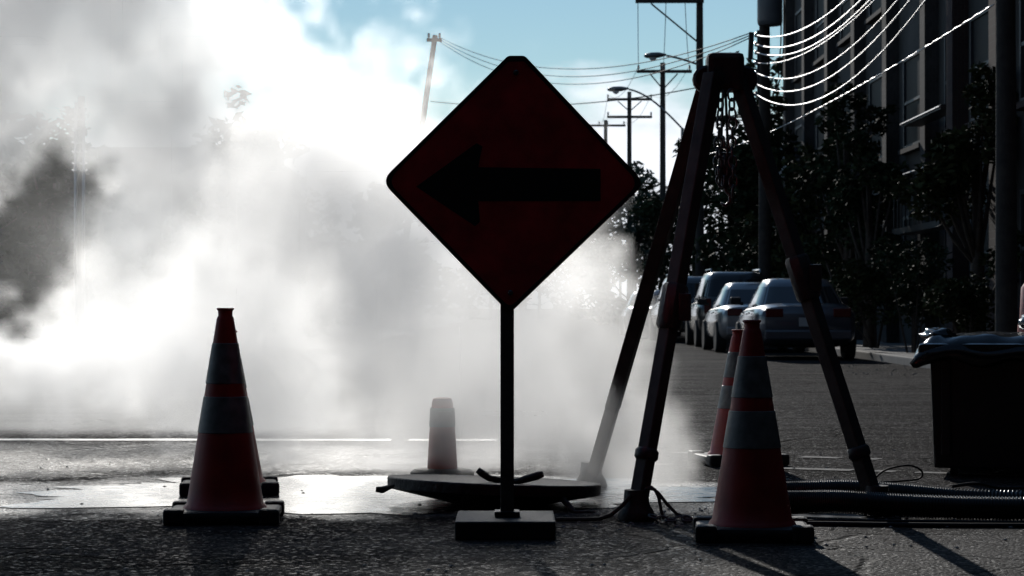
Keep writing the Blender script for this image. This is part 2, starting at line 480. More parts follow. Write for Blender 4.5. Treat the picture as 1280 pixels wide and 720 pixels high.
# ---------------------------------------------------------------- buildings
def facade_building(name, label, x0, x1, y0, y1, h, brick, bays, storeys, pil=.28, face='-X', roof_over=.3, winw=None, ground=1.0):
    """box whose -X face looks on the street, with pilasters, windows and cornice"""
    t = thing(name, label, 'building', (x0, y0, 0))
    Lx, Ly = x1 - x0, y1 - y0
    MB().bx(0, Lx, 0, Ly, 0, h).build('wall', brick, t)
    MB().bx(-roof_over, Lx + .2, -.2, Ly + .2, h + .002, h + .35).build('roof', M['roof'], t)
    MB().bx(-roof_over - .15, -.002, -.1, Ly + .1, h - .6, h - .02).build('cornice', brick, t)
    bw = Ly / bays
    pm = MB().box((-pil / 2, 0, (h - .62) / 2), (pil - .004, .55, h - .62)).mesh('pilaster', brick)
    for i in range(bays + 1):
        link('pilaster', pm, t, (-.002, min(max(i * bw, .28), Ly - .28), 0))
    sh = (h - 1.4) / storeys
    ww = winw or bw * .5; wh = sh * .58
    fr = MB()
    fr.bx(-.06, -.003, -ww / 2, -ww / 2 + .08, 0, wh).bx(-.06, -.003, ww / 2 - .08, ww / 2, 0, wh)
    fr.bx(-.06, -.003, -ww / 2 + .08, ww / 2 - .08, 0, .08).bx(-.06, -.003, -ww / 2 + .08, ww / 2 - .08, wh - .08, wh)
    fr.bx(-.05, -.003, -ww / 2 + .08, ww / 2 - .08, wh * .5 - .03, wh * .5 + .03)
    frm = fr.mesh('window', M['frame'])
    pane = MB().bx(-.02, -.004, -ww / 2 + .08, ww / 2 - .08, .08, wh * .5 - .03).mesh('pane', M['glass'])
    pane2 = MB().bx(-.02, -.004, -ww / 2 + .08, ww / 2 - .08, wh * .5 + .03, wh - .08).mesh('pane', M['glass'])
    sill = MB().bx(-.16, -.003, -ww / 2 - .08, ww / 2 + .08, -.1, -.004).mesh('sill', brick)
    for s in range(storeys):
        for i in range(bays):
            w = link('window', frm, t, (0, (i + .5) * bw, .9 + s * sh))
            link('pane', pane, w); link('pane', pane2, w); link('sill', sill, w)
    return t

b1 = facade_building('brick_building', 'tall dark brick building with pilasters rising behind the wires, sky to its left', 8.5, 20, 41.5, 70, 15, M['brick2'], 6, 4)
b2 = facade_building('brick_building', 'dark brick building at the frame edge beyond the black dumpster', 7.9, 20, 25, 40.5, 14, M['brick'], 4, 4)
b4 = facade_building('brick_building', 'dark brick building smothered in steam behind the large dark trees', -24, -9.5, 84, 104, 6.4, M['brick'], 6, 2)
b3 = facade_building('brick_building', 'distant low building behind the trees far up the street', 9.6, 20, 78, 100, 6, M['brick2'], 6, 2)
# metal balconies on the pilastered building
zf = 2.5
bal = MB().bx(-.75, -.32, .4, 5.6, zf - .12, zf).build('balcony', M['dark_steel'], b1)
MB().tube([(-.72, .45, zf + 1.05), (-.72, 5.55, zf + 1.05)], .022, 8).build('railing', M['wire'], bal)
MB().tube([(-.72, .45, zf + .78), (-.72, 5.55, zf + .78)], .012, 6).build('railing', M['wire'], bal)
pst = MB().tube([(0, 0, 0), (0, 0, 1.03)], .014, 6).mesh('baluster', M['dark_steel'])
for k in range(12):
    link('baluster', pst, bal, (-.72, .5 + k * .455, zf))
aw = MB().bx(-.72, -.32, .4, 4.6, 4.52, 4.6).build('awning', M['dark_steel'], b1)
MB().tube([(-.735, .4, 4.56), (-.735, 4.6, 4.56)], .02, 8).build('gutter', M['wire'], aw)

# window bay on the far corner; its sky reflection is painted white
wb = MB().bx(-.62, -.3, 27.3, 28.4, 4.75, 5.75).build('window', M['frame'], b1)
wb['label'] = 'small projecting window with a painted white blind'
MB().bx(-.60, -.32, 27.27, 27.298, 4.8, 5.7).build('pane', M['sheen'], wb)

# unseen blocks added round the camera to shade the near objects
for (nm, lab, x0, x1, y0, y1, h) in (('shade_block', 'unseen charcoal block added behind the photographer to cut fill light', -50, 50, -30, -13, 26),
                                     ('shade_block', 'unseen charcoal block added on the steam side of the photographer to cut sky light', -40, -11, -12.5, 5, 20),
                                     ('shade_block', 'unseen charcoal block added beside the photographer, nearest the dumpster, to cut fill light', 11, 30, -12.5, 19, 20)):
    t = thing(nm, lab, 'building', (x0, y0, 0))
    MB().bx(0, x1 - x0, 0, y1 - y0, 0, h).build('wall', M['charcoal'], t)
    MB().bx(-.3, x1 - x0 + .3, -.3, y1 - y0 + .3, h + .002, h + .5).build('roof', M['roof'], t)

# unseen slab on piers, added overhead to keep sky light off near objects
t = thing('blocker', 'added unseen dark overpass spanning the junction above the photographer', 'blocker', (0, -12.9, 0))
MB().bx(-10.9, 10.9, 0, 16.4, 6.6, 7.4).build('deck', M['charcoal'], t)
for y in (0.0, 16.1):
    MB().bx(-10.9, 10.9, y, y + .3, 7.402, 8.3).build('parapet', M['charcoal'], t)
for x in (-10.2, 10.2):
    for y in (1.2, 8.2, 15.2):
        MB().bx(x - .5, x + .5, y - .5, y + .5, 0, 6.598).build('pier', M['charcoal'], t)

# ---------------------------------------------------------------- trees
def leaf_mesh(name, material, clumps, n, size, seed, flat=.6):
    rnd = random.Random(seed)
    vs, fs = [], []
    tot = sum(c[3] for c in clumps)
    for (c, r, sq, wgt) in clumps:
        for i in range(int(n * wgt / tot)):
            while True:
                p = Vector((rnd.uniform(-1, 1), rnd.uniform(-1, 1), rnd.uniform(-1, 1)))
                if p.length <= 1: break
            p = p * (p.length ** -.35 if p.length > .05 else 1)
            if p.length > 1.12: p *= .9
            q = Vector(c) + Vector((p.x * r, p.y * r, p.z * r * sq))
            u = Vector((rnd.gauss(0, 1), rnd.gauss(0, 1), rnd.gauss(0, flat))).normalized()
            v = u.cross(Vector((rnd.gauss(0, 1), rnd.gauss(0, 1), rnd.gauss(0, 1)))).normalized()
            s = size * rnd.uniform(.55, 1.25)
            k = len(vs)
            vs += [q - u * s, q + v * s * .42, q + u * s, q - v * s * .42]
            fs.append((k, k + 1, k + 2, k + 3))
    me = bpy.data.meshes.new(name); me.from_pydata(vs, [], fs); me.materials.append(material)
    return me

def tree(name, label, x, y, h, rad, seed, lm='leaf', n=5200, leaf=.17, low=.25, lean=0, cat='tree', group=None):
    rnd = random.Random(seed)
    t = thing(name, label, cat, (x, y, 0), 0, group)
    tr = MB(); pts = []; top = h * .72
    for i in range(6):
        k = i / 5
        pts.append((lean * k + rnd.uniform(-.08, .08) * k * h * .1, rnd.uniform(-.08, .08) * k * h * .1, top * k))
    r0 = .035 * h * .5 + .06
    tr.tube(pts, [r0 * (1 - .75 * i / 5) for i in range(6)], 8)
    clumps = []
    for i in range(13):
        a = rnd.uniform(0, 6.283); k = rnd.uniform(low, 1.0)
        prof = math.sin(min(1, (1.06 - k) / (1.06 - low)) * 1.75) ** .8
        rr = rad * prof * rnd.uniform(.45, .85)
        c = Vector((lean * k + math.cos(a) * rr, math.sin(a) * rr, h * k * .93))
        s = rad * rnd.uniform(.28, .46)
        clumps.append((c, s, rnd.uniform(.65, .95), s ** 2))
        b0 = Vector(pts[min(4, int(k * 4))]) ; mid = (b0 + c) / 2 + Vector((0, 0, -.1 * rad))
        tr.tube([b0, mid, c], [r0 * .35, r0 * .22, .012], 5)
        for j in range(3):                                  # twiggy sprays at the rim
            d = Vector((rnd.gauss(0, 1), rnd.gauss(0, 1), rnd.gauss(.2, .8))).normalized()
            e = c + d * s * 1.25
            clumps.append((e, s * .32, .8, s ** 2 * .12))
            tr.tube([c, e], [.02, .006], 4)
    tr.build('trunk', M['bark'], t, smooth=True)
    link('crown', leaf_mesh('crown', M[lm], clumps, n, leaf, seed + 1), t)
    return t

tree('leafy_tree', 'tall ragged tree behind the utility poles, topmost against the cloud', 6.7, 84, 8.4, 2.3, 11, 'leaf', 6500, .15, .2)
tree('leafy_tree', 'lower tree with feathery top just beyond the sign\'s edge', 5.5, 104, 7.2, 2.4, 12, 'needle', 5200, .17, .15)
tree('leafy_tree', 'round dark tree low behind the steam edge and the farthest parked car', 4.7, 122, 6.0, 2.6, 13, 'leaf', 4200, .2, .1)
tree('leafy_tree', 'broad dark tree between the tripod legs behind the parked cars', 8.0, 72, 8.6, 2.7, 14, 'leaf', 6500, .15, .12)
tree('leafy_tree', 'dark tree filling the space under the tripod head, before the broad one', 6.95, 64.5, 6.4, 2.0, 18, 'leaf', 6500, .14, .08)
tree('leafy_tree', 'dense dark tree against the far corner of the tall building', 8.0, 58, 6.2, 1.7, 15, 'leaf2', 5200, .12, .12)
tree('leafy_tree', 'slim street tree before the tall building, over the bushes', 7.2, 49.5, 6.2, 1.25, 16, 'leaf', 5600, .09, .25)
tree('leafy_tree', 'thin street tree over the shrubs by the sedan, before the balcony', 7.05, 45.5, 5.0, .95, 19, 'leaf', 4200, .08, .2)
tree('leafy_tree', 'slim street tree nearer the frame edge, beside the brick wall', 7.35, 36.5, 5.4, 1.0, 17, 'leaf2', 5000, .08, .3)
for i, (x, y, h, r) in enumerate(((-6.6, 62, 4.9, 2.6), (-11.5, 58, 5.6, 3.2), (-9.0, 76, 6.6, 3.4), (-15.0, 72, 7.3, 3.8), (-5.2, 98, 5.8, 2.8), (-1.6, 175, 7.0, 4.0), (2.2, 185, 7.5, 4.2))):
    lab = ('dark tree showing as a smudge through the gap in the steam', 'large dark tree at the left edge behind thin steam', 'tree behind the steam farther up the far pavement',
           'tallest tree veiled by steam at the far left', 'tree near the leaning pole, lost in steam', 'distant tree at the end of the street behind the sign', 'distant tree at the end of the street behind the sign post')[i]
    tree('leafy_tree', lab, x, y, h, r, 30 + i, 'leaf', 4200, .24, .08)

def shrub(label, x, y, h, r, seed, lm):
    rnd = random.Random(seed); t = thing('shrub', label, 'shrub', (x, y, .12)); st = MB(); cl = []
    for i in range(9):
        a = rnd.uniform(0, 6.283); c = Vector((math.cos(a) * r * rnd.uniform(0, .7), math.sin(a) * r * rnd.uniform(0, .7), h * rnd.uniform(.35, .85)))
        st.tube([(c.x * .2, c.y * .2, 0), c], [.02, .006], 5); s = r * rnd.uniform(.35, .55); cl.append((c, s, .9, s * s))
    st.build('stem', M['bark'], t); link('foliage', leaf_mesh('foliage', M[lm], cl, 2600, .055, seed), t)
shrub('bushy shrub beside the rear of the silver sedan', 7.0, 44.5, 1.7, .75, 51, 'leaf2')
shrub('tall shrub between the silver sedan and the dumpster', 6.85, 39.5, 2.0, .8, 52, 'leaf')
shrub('low shrub just above the end of the black dumpster', 7.0, 35.5, 1.3, .7, 53, 'leaf2')


# ---------------------------------------------------------------- utility poles, lamps and wires
def pole(label, x, y, h, r=.14, top_dx=0, arms=(), braces=(), name='utility_pole', material='pole_wood', tip=.7):
    t = thing(name, label, 'utility pole', (x, y, 0))
    MB().tube([(0, 0, 0), (top_dx * .5, 0, h * .5), (top_dx, 0, h)], [r, r * .85, r * tip], 14).build('pole', M[material], t, smooth=40)
    for (z, xa, xb, ins) in arms:
        k = top_dx * z / h
        arm = MB().box((k + (xa + xb) / 2, -r - .06, z), (xb - xa, .11, .13)).build('crossarm', M['pole_wood'], t, bevel=.01)
        for xi in ins:
            MB().lathe([(.02, .067), (.03, .10), (.055, .13), (.055, .15), (.03, .17), (.05, .2), (.05, .23), (.02, .26)], 10, (k + xi, -r - .06, z)).build('insulator', M['porcelain'], arm, smooth=40)
    for (p0, p1) in braces:
        MB().bar((p0[0], -r - .135, p0[1]), (p1[0], -r - .02, p1[1]), .03, .05).build('brace', M['dark_steel'], t)
    return t

XE, DE = 6.02, 55.0
XA, DA = 6.10, 75.0
XB, DB = 6.27, 96.0
XC, DC = 6.0, 118.0
XD, DD = 5.68, 140.0
XN, DN = 6.42, 30.0
pE = pole('thick utility pole carrying a grey transformer can, right of the tripod head', XE, DE, 11.5, .16, arms=((10.9, -1.1, 1.1, (-1.0, .4, 1.0)),))
can = MB().lathe([(.26, 7.58), (.29, 7.62), (.30, 7.7), (.30, 8.75), (.27, 8.83), (.1, 8.88)], 22, (.08, -.42, 0)).build('transformer', M['can'], pE, smooth=40)
MB().bx(0.0, .16, -.15, -.1, 7.9, 8.5).build('bracket', M['dark_steel'], can)
for q in (-.12, .2):
    MB().lathe([(.05, 8.86), (.07, 8.9), (.045, 8.95), (.065, 9.0), (.04, 9.06), (.02, 9.15)], 10, (.08 + q, -.42, 0)).build('bushing', M['porcelain'], can, smooth=40)
rk = MB().bar((-.36, -.2, 6.8), (-.33, -.2, 7.45), .06, .12).build('cable_rack', M['dark_steel'], pE)
MB().bar((-.36, -.2, 6.85), (-.02, -.1, 6.7), .03, .03).build('brace', M['dark_steel'], pE)
RZ = (7.38, 7.16, 6.97, 6.72, 6.48, 6.22, 5.97)
for z in RZ:
    MB().lathe([(.03, -.05), (.05, -.03), (.035, 0), (.05, .03), (.03, .05)], 8, (-.22, -.2, z)).build('insulator', M['porcelain'], pE, smooth=40)
MB().bx(-.2, -.15, -.22, -.17, 5.85, 7.5).build('insulator_bracket', M['dark_steel'], pE)
for q in (.33, .40):
    MB().tube([(q, -.3, 8.6), (q + .04, -.28, 8.0), (q + .03, -.25, 7.2), (q - .02, -.2, 6.4), (.16, -.14, 5.9)], .018, 6).build('drop_cable', M['black_cable'], pE)

pA = pole('tall utility pole with one long side arm and a street lamp', XA, DA, 12.2, .15, arms=((10.85, -2.1, .12, (-2.02, -1.1, -.5)),), braces=(((-1.6, 10.76), (-.05, 9.5)),))
pB = pole('utility pole with single symmetric crossarm against the cloud', XB, DB, 11.1, .15, arms=((10.72, -1.1, 1.2, (-1.02, .0, 1.1)),), braces=(((-.55, 10.62), (-.02, 10.0)), ((.6, 10.62), (.02, 10.0))))
pC = pole('utility pole with two crossarms one above the other', XC, DC, 11.95, .15, arms=((11.55, -1.15, 1.15, (-1.1, 0, 1.1)), (10.65, -1.15, 1.15, (-1.1, 1.1))), braces=(((-.6, 11.45), (-.02, 10.95)), ((.6, 11.45), (.02, 10.95))))
pD = pole('farthest utility pole, peeping over the edge of the sign', XD, DD, 12.3, .16, arms=((11.95, -1.1, 1.2, (-.4, .1, 1.1)),))
pN = pole('black wooden pole close before the brick building at the frame edge', XN, DN, 9.5, .15)
pG = pole('utility pole with two shining conduits glimpsed through the gap in the steam', -9.33, 50, 5.5, .12)
for x_ in (-.085, .085):
    MB().tube([(x_, -.19, .1), (x_, -.19, 5.35)], .032, 8).build('conduit', M['wire'], pG, smooth=True)
    for z_ in (3.85, 4.0, 4.25, 4.45, 4.75, 4.95):
        MB().tube([(x_ - .07, -.19, z_ + .03), (x_ - .03, -.26, z_), (x_ + .03, -.26, z_), (x_ + .07, -.19, z_ + .03)], .018, 6).build('clamp', M['wire'], pG, smooth=True)
pL = pole('leaning utility pole half veiled by steam', -4.40, 85, 10.95, .14, top_dx=1.57, arms=((10.75, -.28, .28, (-.2, .2)),))

def lamp_arm(parent, start, end, rise, head_len=.8, rr=.035):
    """curved arm ending in a cobra-head lantern, built as parts of PARENT"""
    s, e = Vector(start), Vector(end); pts = []
    for i in range(11):
        k = i / 10
        p = s.lerp(e, k); p.z += rise * math.sin(k * math.pi / 2) * 1.0 - rise * k
        pts.append(p)
    arm = MB().tube(pts, rr, 8).build('lamp_arm', M['lamp'], parent, smooth=True)
    d = -1 if e.x < s.x else 1
    h = MB(); n = 10
    prof = [(0, .05), (.12, .09), (.3, .15), (.6, .16), (.8, .12), (.88, .05)]
    rings = []
    for (u, r) in prof:
        rings.append([(e.x + d * u * head_len / .88, e.y + 1.25 * r * math.cos(a), e.z + .62 * r * math.sin(a) + .03 - u * .04) for a in [2 * math.pi * k / n for k in range(n)]])
    vs = [p for g_ in rings for p in g_]
    fs = [(i * n + k, i * n + (k + 1) % n, (i + 1) * n + (k + 1) % n, (i + 1) * n + k) for i in range(len(prof) - 1) for k in range(n)]
    fs += [tuple(range(n)), tuple(range(len(vs) - n, len(vs)))]
    h.add(vs, fs); hd = h.build('lamp_head', M['lamp'], arm, smooth=True)
    l = MB(); l.lathe([(.03, -.19), (.10, -.15), (.125, -.09), (.11, -.04)], 12, (e.x + d * .6 * head_len, e.y, e.z + .01))
    l.build('lens', M['lens'], arm, smooth=True)
lamp_arm(pA, (-.05, -.1, 8.8), (-1.1, -.2, 9.08), .12, .72)
def lamp_post(label, x, y, h, reach, rise):
    t = thing('street_lamp', label, 'street lamp', (x, y, 0), 0, 'street lamps along the poles')
    MB().tube([(0, 0, 0), (0, 0, h)], [.09, .06], 12).build('pole', M['lamp'], t, smooth=40)
    lamp_arm(t, (0, 0, h - .02), (-reach, 0, h + rise), rise * .75, .8)
lamp_post('street lamp with long curved arm rising out of the ragged tree', 6.35, 86, 7.6, 2.0, 1.45)
lamp_post('distant street lamp with a low arm near the sign edge', 6.0, 128, 8.4, 1.75, 1.2)

nw = 0
def wire(p0, p1, sag, label, r=.012, m='black_cable', cat='wire', group='overhead wires', n=26, ripple=0):
    p0, p1 = Vector(p0), Vector(p1); pts = []
    for i in range(n + 1):
        k = i / n; p = p0.lerp(p1, k); p.z -= sag * 4 * k * (1 - k); pts.append(p - p0)
    o = MB().tube(pts, r, 6, rfun=(lambda i: r * (1 + (ripple if i % 2 else -ripple))) if ripple else None).build('overhead_wire', M[m], None, smooth=True, loc=p0)
    return tag(o, label, cat, group)

ords = ('top', 'second', 'third', 'fourth', 'fifth', 'sixth', 'lowest')
for i, z in enumerate(RZ):
    wire((XE - .22, DE - .22, z), (XN - .17, DN, 7.55 - .22 * i + random.uniform(-.05, .05)), (.98, 1.02, 1.0, .80, 1.05, 1.1, 1.15)[i],
         'bright sagging cable, %s of seven fanning out from the transformer pole' % ords[i], (.014, .015, .014, .008, .011, .013, .013)[i], 'wire', n=40)
wire((XA + .1, DA - .2, 5.85), (XN - .15, DN, 4.85), .28, 'long twisted cable slanting alone below the seven sagging ones', .011, 'wire', n=120, ripple=.45)
L0 = Vector((-2.84, 84.9, 10.85))
for i, dz in enumerate((0, -.16, -.32)):
    wire(L0 + Vector((.2, 0, dz * .5)), (XE - .38, DE - .25, 7.42 + dz * .35), 1.0 + .16 * i, '%s of three thin wires strung from the leaning pole across the sky' % ('highest', 'middle', 'bottom')[i], .013)
wire((-3.0, 84.9, 8.5), (XA - .15, DA, 8.05), .35, 'single slack wire passing behind the upper part of the sign', .02)
for i, xx in enumerate((-2.02, -1.1, -.5)):
    wire((XA + xx, DA - .2, 11.1), (XB + (-1.02, 0, 1.1)[i], DB - .2, 10.97), .5, 'thin conductor dropping between the first two crossarms, %s strand' % ('outermost', 'middle', 'inner')[i], .012)
for i, xx in enumerate((-1.02, 1.1)):
    wire((XB + xx, DB - .2, 10.97), (XC + (-1.1, 1.1)[i], DC - .2, 11.8), .6, 'thin conductor from the single crossarm to the pole with two arms, %s side' % ('street', 'house')[i], .011)
    wire((XC + (-1.1, 1.1)[i], DC - .2, 11.8), (XD + (-.4, 1.1)[i], DD - .2, 12.2), .6, 'thin conductor from the pole with two arms to the farthest pole, %s side' % ('street', 'house')[i], .011)


# ---------------------------------------------------------------- parked cars
def sring(hx, hz, n, e):
    out = []
    for k in range(n):
        a = 2 * math.pi * (k + .5) / n; c, s = math.cos(a), math.sin(a)
        out.append((hx * math.copysign(abs(c) ** e, c), hz * math.copysign(abs(s) ** e, s)))
    return out

def make_car(name, label, paint, kind, loc, rz=0):
    t = thing(name, label, 'car', loc, rz, 'cars parked along the kerb')
    suv = kind == 'suv'
    Hh = 1.74 if suv else 1.43
    belt = 1.08 if suv else .93
    Ln = 4.6
    secs = ([(0, .45, .95, .74), (.07, .34, 1.08, .83), (.3, .27, 1.12, .88), (1.0, .24, 1.12, .90), (2.4, .24, 1.10, .90), (3.3, .24, 1.07, .89), (3.9, .26, 1.0, .87), (4.4, .32, .88, .80), (4.6, .42, .74, .68)] if suv else
            [(0, .42, .80, .72), (.06, .32, .93, .80), (.3, .24, .985, .85), (.95, .20, .985, .872), (2.2, .19, .955, .875), (3.1, .19, .93, .872), (3.8, .21, .86, .845), (4.3, .27, .74, .77), (4.55, .36, .60, .64)])
    n = 28; b = MB(); vs = []
    for (y, z0, z1, hw) in secs:
        vs += [(x, y, (z0 + z1) / 2 + z) for x, z in sring(hw, (z1 - z0) / 2, n, .42)]
    fs = [(i * n + k, i * n + (k + 1) % n, (i + 1) * n + (k + 1) % n, (i + 1) * n + k) for i in range(len(secs) - 1) for k in range(n)]
    fs += [tuple(range(n)), tuple(range(len(vs) - n, len(vs)))]
    b.add(vs, fs)
    b.build('body', M[paint], t, smooth=45)
    # greenhouse: rings of (z, y0, y1, half width)
    if suv: lev = [(belt - .06, .12, 3.55, .80), (belt + .06, .14, 3.35, .795), (Hh - .16, .34, 2.62, .68), (Hh - .04, .48, 2.42, .62), (Hh, .75, 2.1, .48)]
    else: lev = [(belt - .05, .52, 3.45, .77), (belt + .02, .62, 3.30, .765), (Hh - .13, 1.18, 2.62, .615), (Hh - .03, 1.34, 2.42, .55), (Hh, 1.55, 2.2, .42)]
    n2 = 40; g_ = MB(); vs = []
    def ring(L_, off=0):
        z, y0, y1, hw = L_
        return [(x, (y0 + y1) / 2 + y, z) for x, y in sring(hw + off, (y1 - y0) / 2 + off, n2, .36)]
    for L_ in lev: vs += ring(L_)
    fs = [(i * n2 + k, i * n2 + (k + 1) % n2, (i + 1) * n2 + (k + 1) % n2, (i + 1) * n2 + k) for i in range(len(lev) - 1) for k in range(n2)]
    fs.append(tuple(range(len(vs) - n2, len(vs)))); g_.add(vs, fs)
    g_.build('cabin', M[paint], t, smooth=50)
    lo, hi = ring(lev[1], .008), ring(lev[2], .008)
    def glass(ks, nm, u0=.06, u1=.94):
        w = MB(); q = []
        for k in ks:
            a, c = Vector(lo[k % n2]), Vector(hi[k % n2]); q += [a.lerp(c, u0), a.lerp(c, u1)]
        w.add(q, [(2 * i, 2 * i + 2, 2 * i + 3, 2 * i + 1) for i in range(len(ks) - 1)])
        w.build(nm, M['car_glass'], t, smooth=True)
    glass(range(25, 35), 'rear_window')
    glass(range(5, 15), 'windscreen')
    for s in (range(-4, 0), range(0, 5)): glass(list(s), 'side_window')
    for s in (range(15, 20), range(20, 25)): glass(list(s), 'side_window')
    # wheels
    ty = MB().lathe([(.19, -.1), (.3, -.105), (.325, -.08), (.325, .08), (.3, .105), (.19, .1)], 22, axis='X').mesh('wheel', M['tyre'], 40)
    rm = MB().lathe([(.02, -.085), (.06, -.09), (.17, -.07), (.2, -.1), (.205, .0), (.2, .1), (.17, .07), (.06, .09), (.02, .085)], 18, axis='X').mesh('rim', M['rim'], 40)
    for y in (.85, 3.55):
        for s in (-1, 1):
            w = link('wheel', ty, t, (s * (.80 if not suv else .82), y, .325)); link('rim', rm, w)
    ztl = .82 if not suv else .95
    for s in (-1, 1):
        MB().box((s * (.58 if not suv else .70), .025, ztl), (.30 if not suv else .16, .09, .15 if not suv else .34)).build('tail_light', M['tail'], t, bevel=.015)
        m_ = MB().box((s * .985, 2.85, belt + .10), (.20, .1, .14)).build('mirror', M['trim'], t, bevel=.03)
        MB().bx(min(s * .84, s * .9), max(s * .84, s * .9), 2.83, 2.88, belt + .02, belt + .08).build('bracket', M['trim'], m_)
        MB().box((s * .58, 4.42 if not suv else 4.45, .68 if not suv else .82), (.3, .16, .12)).build('headlight', M['head'], t, bevel=.02)
        for y in (1.35, 2.35):
            MB().box((s * (.885 if not suv else .91), y, belt - .12), (.025, .16, .03)).build('door_handle', M['rim'], t)
    MB().box((0, .02, .44), (1.5, .16, .17)).build('bumper', M[paint] if not suv else M['trim'], t, bevel=.03)
    MB().box((0, -.012, .66 if not suv else .78), (.32, .02, .15)).build('licence_plate', M['plate'], t)
    if suv:
        for s in (-1, 1):
            MB().tube([(s * .56, .6, Hh - .02), (s * .56, .68, Hh + .05), (s * .56, 2.2, Hh + .05), (s * .56, 2.3, Hh - .02)], .02, 6).build('roof_rail', M['rim'], t)
    return t

cars = [('parked_car', 'silver blue sedan at the head of the parked row', 'paint_silver', 'sedan', (5.08, 39.6, 0), -.004),
        ('parked_car', 'pale sedan tucked behind the silver one, its side catching light', 'paint_pale', 'sedan', (5.02, 46.0, 0), .006),
        ('parked_car', 'tall dark sport utility vehicle with a bright roof edge', 'paint_black', 'suv', (5.15, 52.5, 0), 0),
        ('parked_car', 'dark grey sport utility vehicle with roof rails', 'paint_grey', 'suv', (4.78, 60.5, 0), .01),
        ('parked_car', 'small dark blue sedan half hidden by the front tripod leg', 'paint_navy', 'sedan', (4.68, 66.5, 0), .01),
        ('parked_car', 'farthest parked car, seen between the tripod legs', 'paint_grey', 'sedan', (4.5, 73, 0), .01)]
for c in cars: make_car(*c)


# ---------------------------------------------------------------- traffic cones
def cone(label, x, y, h, rb, bw, rz=0.0, tilt=0):
    t = thing('traffic_cone', label, 'traffic cone', (x, y, 0), rz, 'traffic cones round the manhole')
    bh = .055; rt = .034
    base = MB().bx(-bw / 2, bw / 2, -bw / 2, bw / 2, .012, bh).build('base', M['rubber'], t, bevel=.016)
    for sx in (-1, 1):
        for sy in (-1, 1):
            MB().box((sx * (bw / 2 - .035), sy * (bw / 2 - .035), .034), (.085, .085, .066)).build('foot', M['rubber'], base, bevel=.014)
    def rad(z): return rb + (rt - rb) * (z - bh) / (h - bh - .03)
    zt = h - .045
    prof = [(rb + .012, bh), (rb + .006, bh + .012)] + [(rad(z), z) for z in [bh + .02 + (zt - bh - .02) * i / 12 for i in range(13)]]
    prof += [(rt + .001, zt + .004), (rt - .004, zt + .012), (rt - .003, h - .012), (rt + .003, h - .006), (rt + .002, h), (rt - .006, h + .001), (rt - .008, h - .03)]
    MB().lathe(prof, 40).build('body', M['orange'], t, smooth=40)
    for (k0, k1) in ((.645, .835), (.415, .585)):
        z0, z1 = h * k0, h * k1
        MB().lathe([(rad(z0) + .0005, z0), (rad(z0) + .003, z0 + .002), (rad(z1) + .003, z1 - .002), (rad(z1) + .0005, z1)], 40, cap=False).build('stripe', M['reflective'], t, smooth=40)
    return t
cone('large striped traffic cone standing before the bright puddle, standing apart from the tripod', -1.215, 9.79, .9, .165, .465, .05)
cone('striped traffic cone hidden behind the one before the puddle, only its edge and foot showing', -1.375, 11.25, .79, .165, .46, .12)
cone('large striped traffic cone in front of the hoses at the tripod', .94, 9.05, .853, .160, .44, -.06)
cone('smaller striped traffic cone behind the one by the hoses, red and white bands clear', 1.305, 13.35, .775, .165, .46, .2)
# slim delineator lost in the steam
t = thing('traffic_delineator', 'slim tapered orange post standing dimly in the steam behind the iron lid', 'delineator', (-.37, 12.27, 0))
MB().lathe([(.17, 0), (.17, .03), (.15, .045), (.08, .05)], 24).build('base', M['rubber'], t, smooth=40)
MB().lathe([(.080, .05), (.072, .2), (.060, .34), (.055, .40), (.048, .42), (.03, .425)], 24).build('body', M['orange'], t, smooth=40)
for z in (.27,):
    r0 = .080 - (z - .05) * .06
    MB().lathe([(r0 + .003, z), (r0 - .001, z + .1)], 24, cap=False).build('stripe', M['reflective'], t, smooth=40)


# ---------------------------------------------------------------- arrow sign
SD = 9.2
sg = thing('warning_sign', 'orange diamond road sign with black arrow on a post in a block', 'road sign', (0, SD, 0))
px = 2887 / SD                               # photo pixels per metre at the sign
def sp(x, y): return ((x - 640) / px, EYE + (385 - y) / px)
def rounded(corners, rads, seg=6):
    out = []; n = len(corners)
    for i in range(n):
        p = Vector(corners[i]); a = Vector(corners[i - 1]); c = Vector(corners[(i + 1) % n]); r = rads[i]
        da, dc = (a - p).normalized(), (c - p).normalized()
        s, e = p + da * r, p + dc * r
        for k in range(seg + 1):
            u = k / seg
            out.append(tuple(s * (1 - u) ** 2 + p * 2 * u * (1 - u) + e * u * u))
    return out
corners = [sp(635, 71), sp(656, 71), sp(806, 230), sp(637, 392), sp(477, 227)]
rads = [.012, .012, .055, .03, .055]
outer = rounded(corners, rads)
MB().prism(outer, -.049, -.045).build('panel', M['sign'], sg)
ctr = Vector(sp(641, 229))
def inset(k): return [tuple(ctr + (Vector(p) - ctr) * k) for p in outer]
fr = MB(); o1, o2 = inset(.999), inset(.955); n = len(o1)
fr.add([(x, -.0505, z) for x, z in o1] + [(x, -.0505, z) for x, z in o2] + [(x, -.0492, z) for x, z in o1] + [(x, -.0492, z) for x, z in o2],
       [f for k in range(n) for f in ((k, (k + 1) % n, n + (k + 1) % n, n + k), (2 * n + k, k, (k + 1) % n if False else k, 2 * n + k)[:0] or (k, 2 * n + k, 2 * n + (k + 1) % n, (k + 1) % n), (n + k, n + (k + 1) % n, 3 * n + (k + 1) % n, 3 * n + k))])
fr.build('border', M['sign_black'], sg)
arrow = [sp(521, 234), sp(596, 180), sp(603, 184), sp(598, 210), sp(750, 212), sp(750, 252), sp(598, 252), sp(600, 278), sp(594, 283)]
MB().prism(arrow, -.0506, -.0492).build('arrow', M['sign_black'], sg)
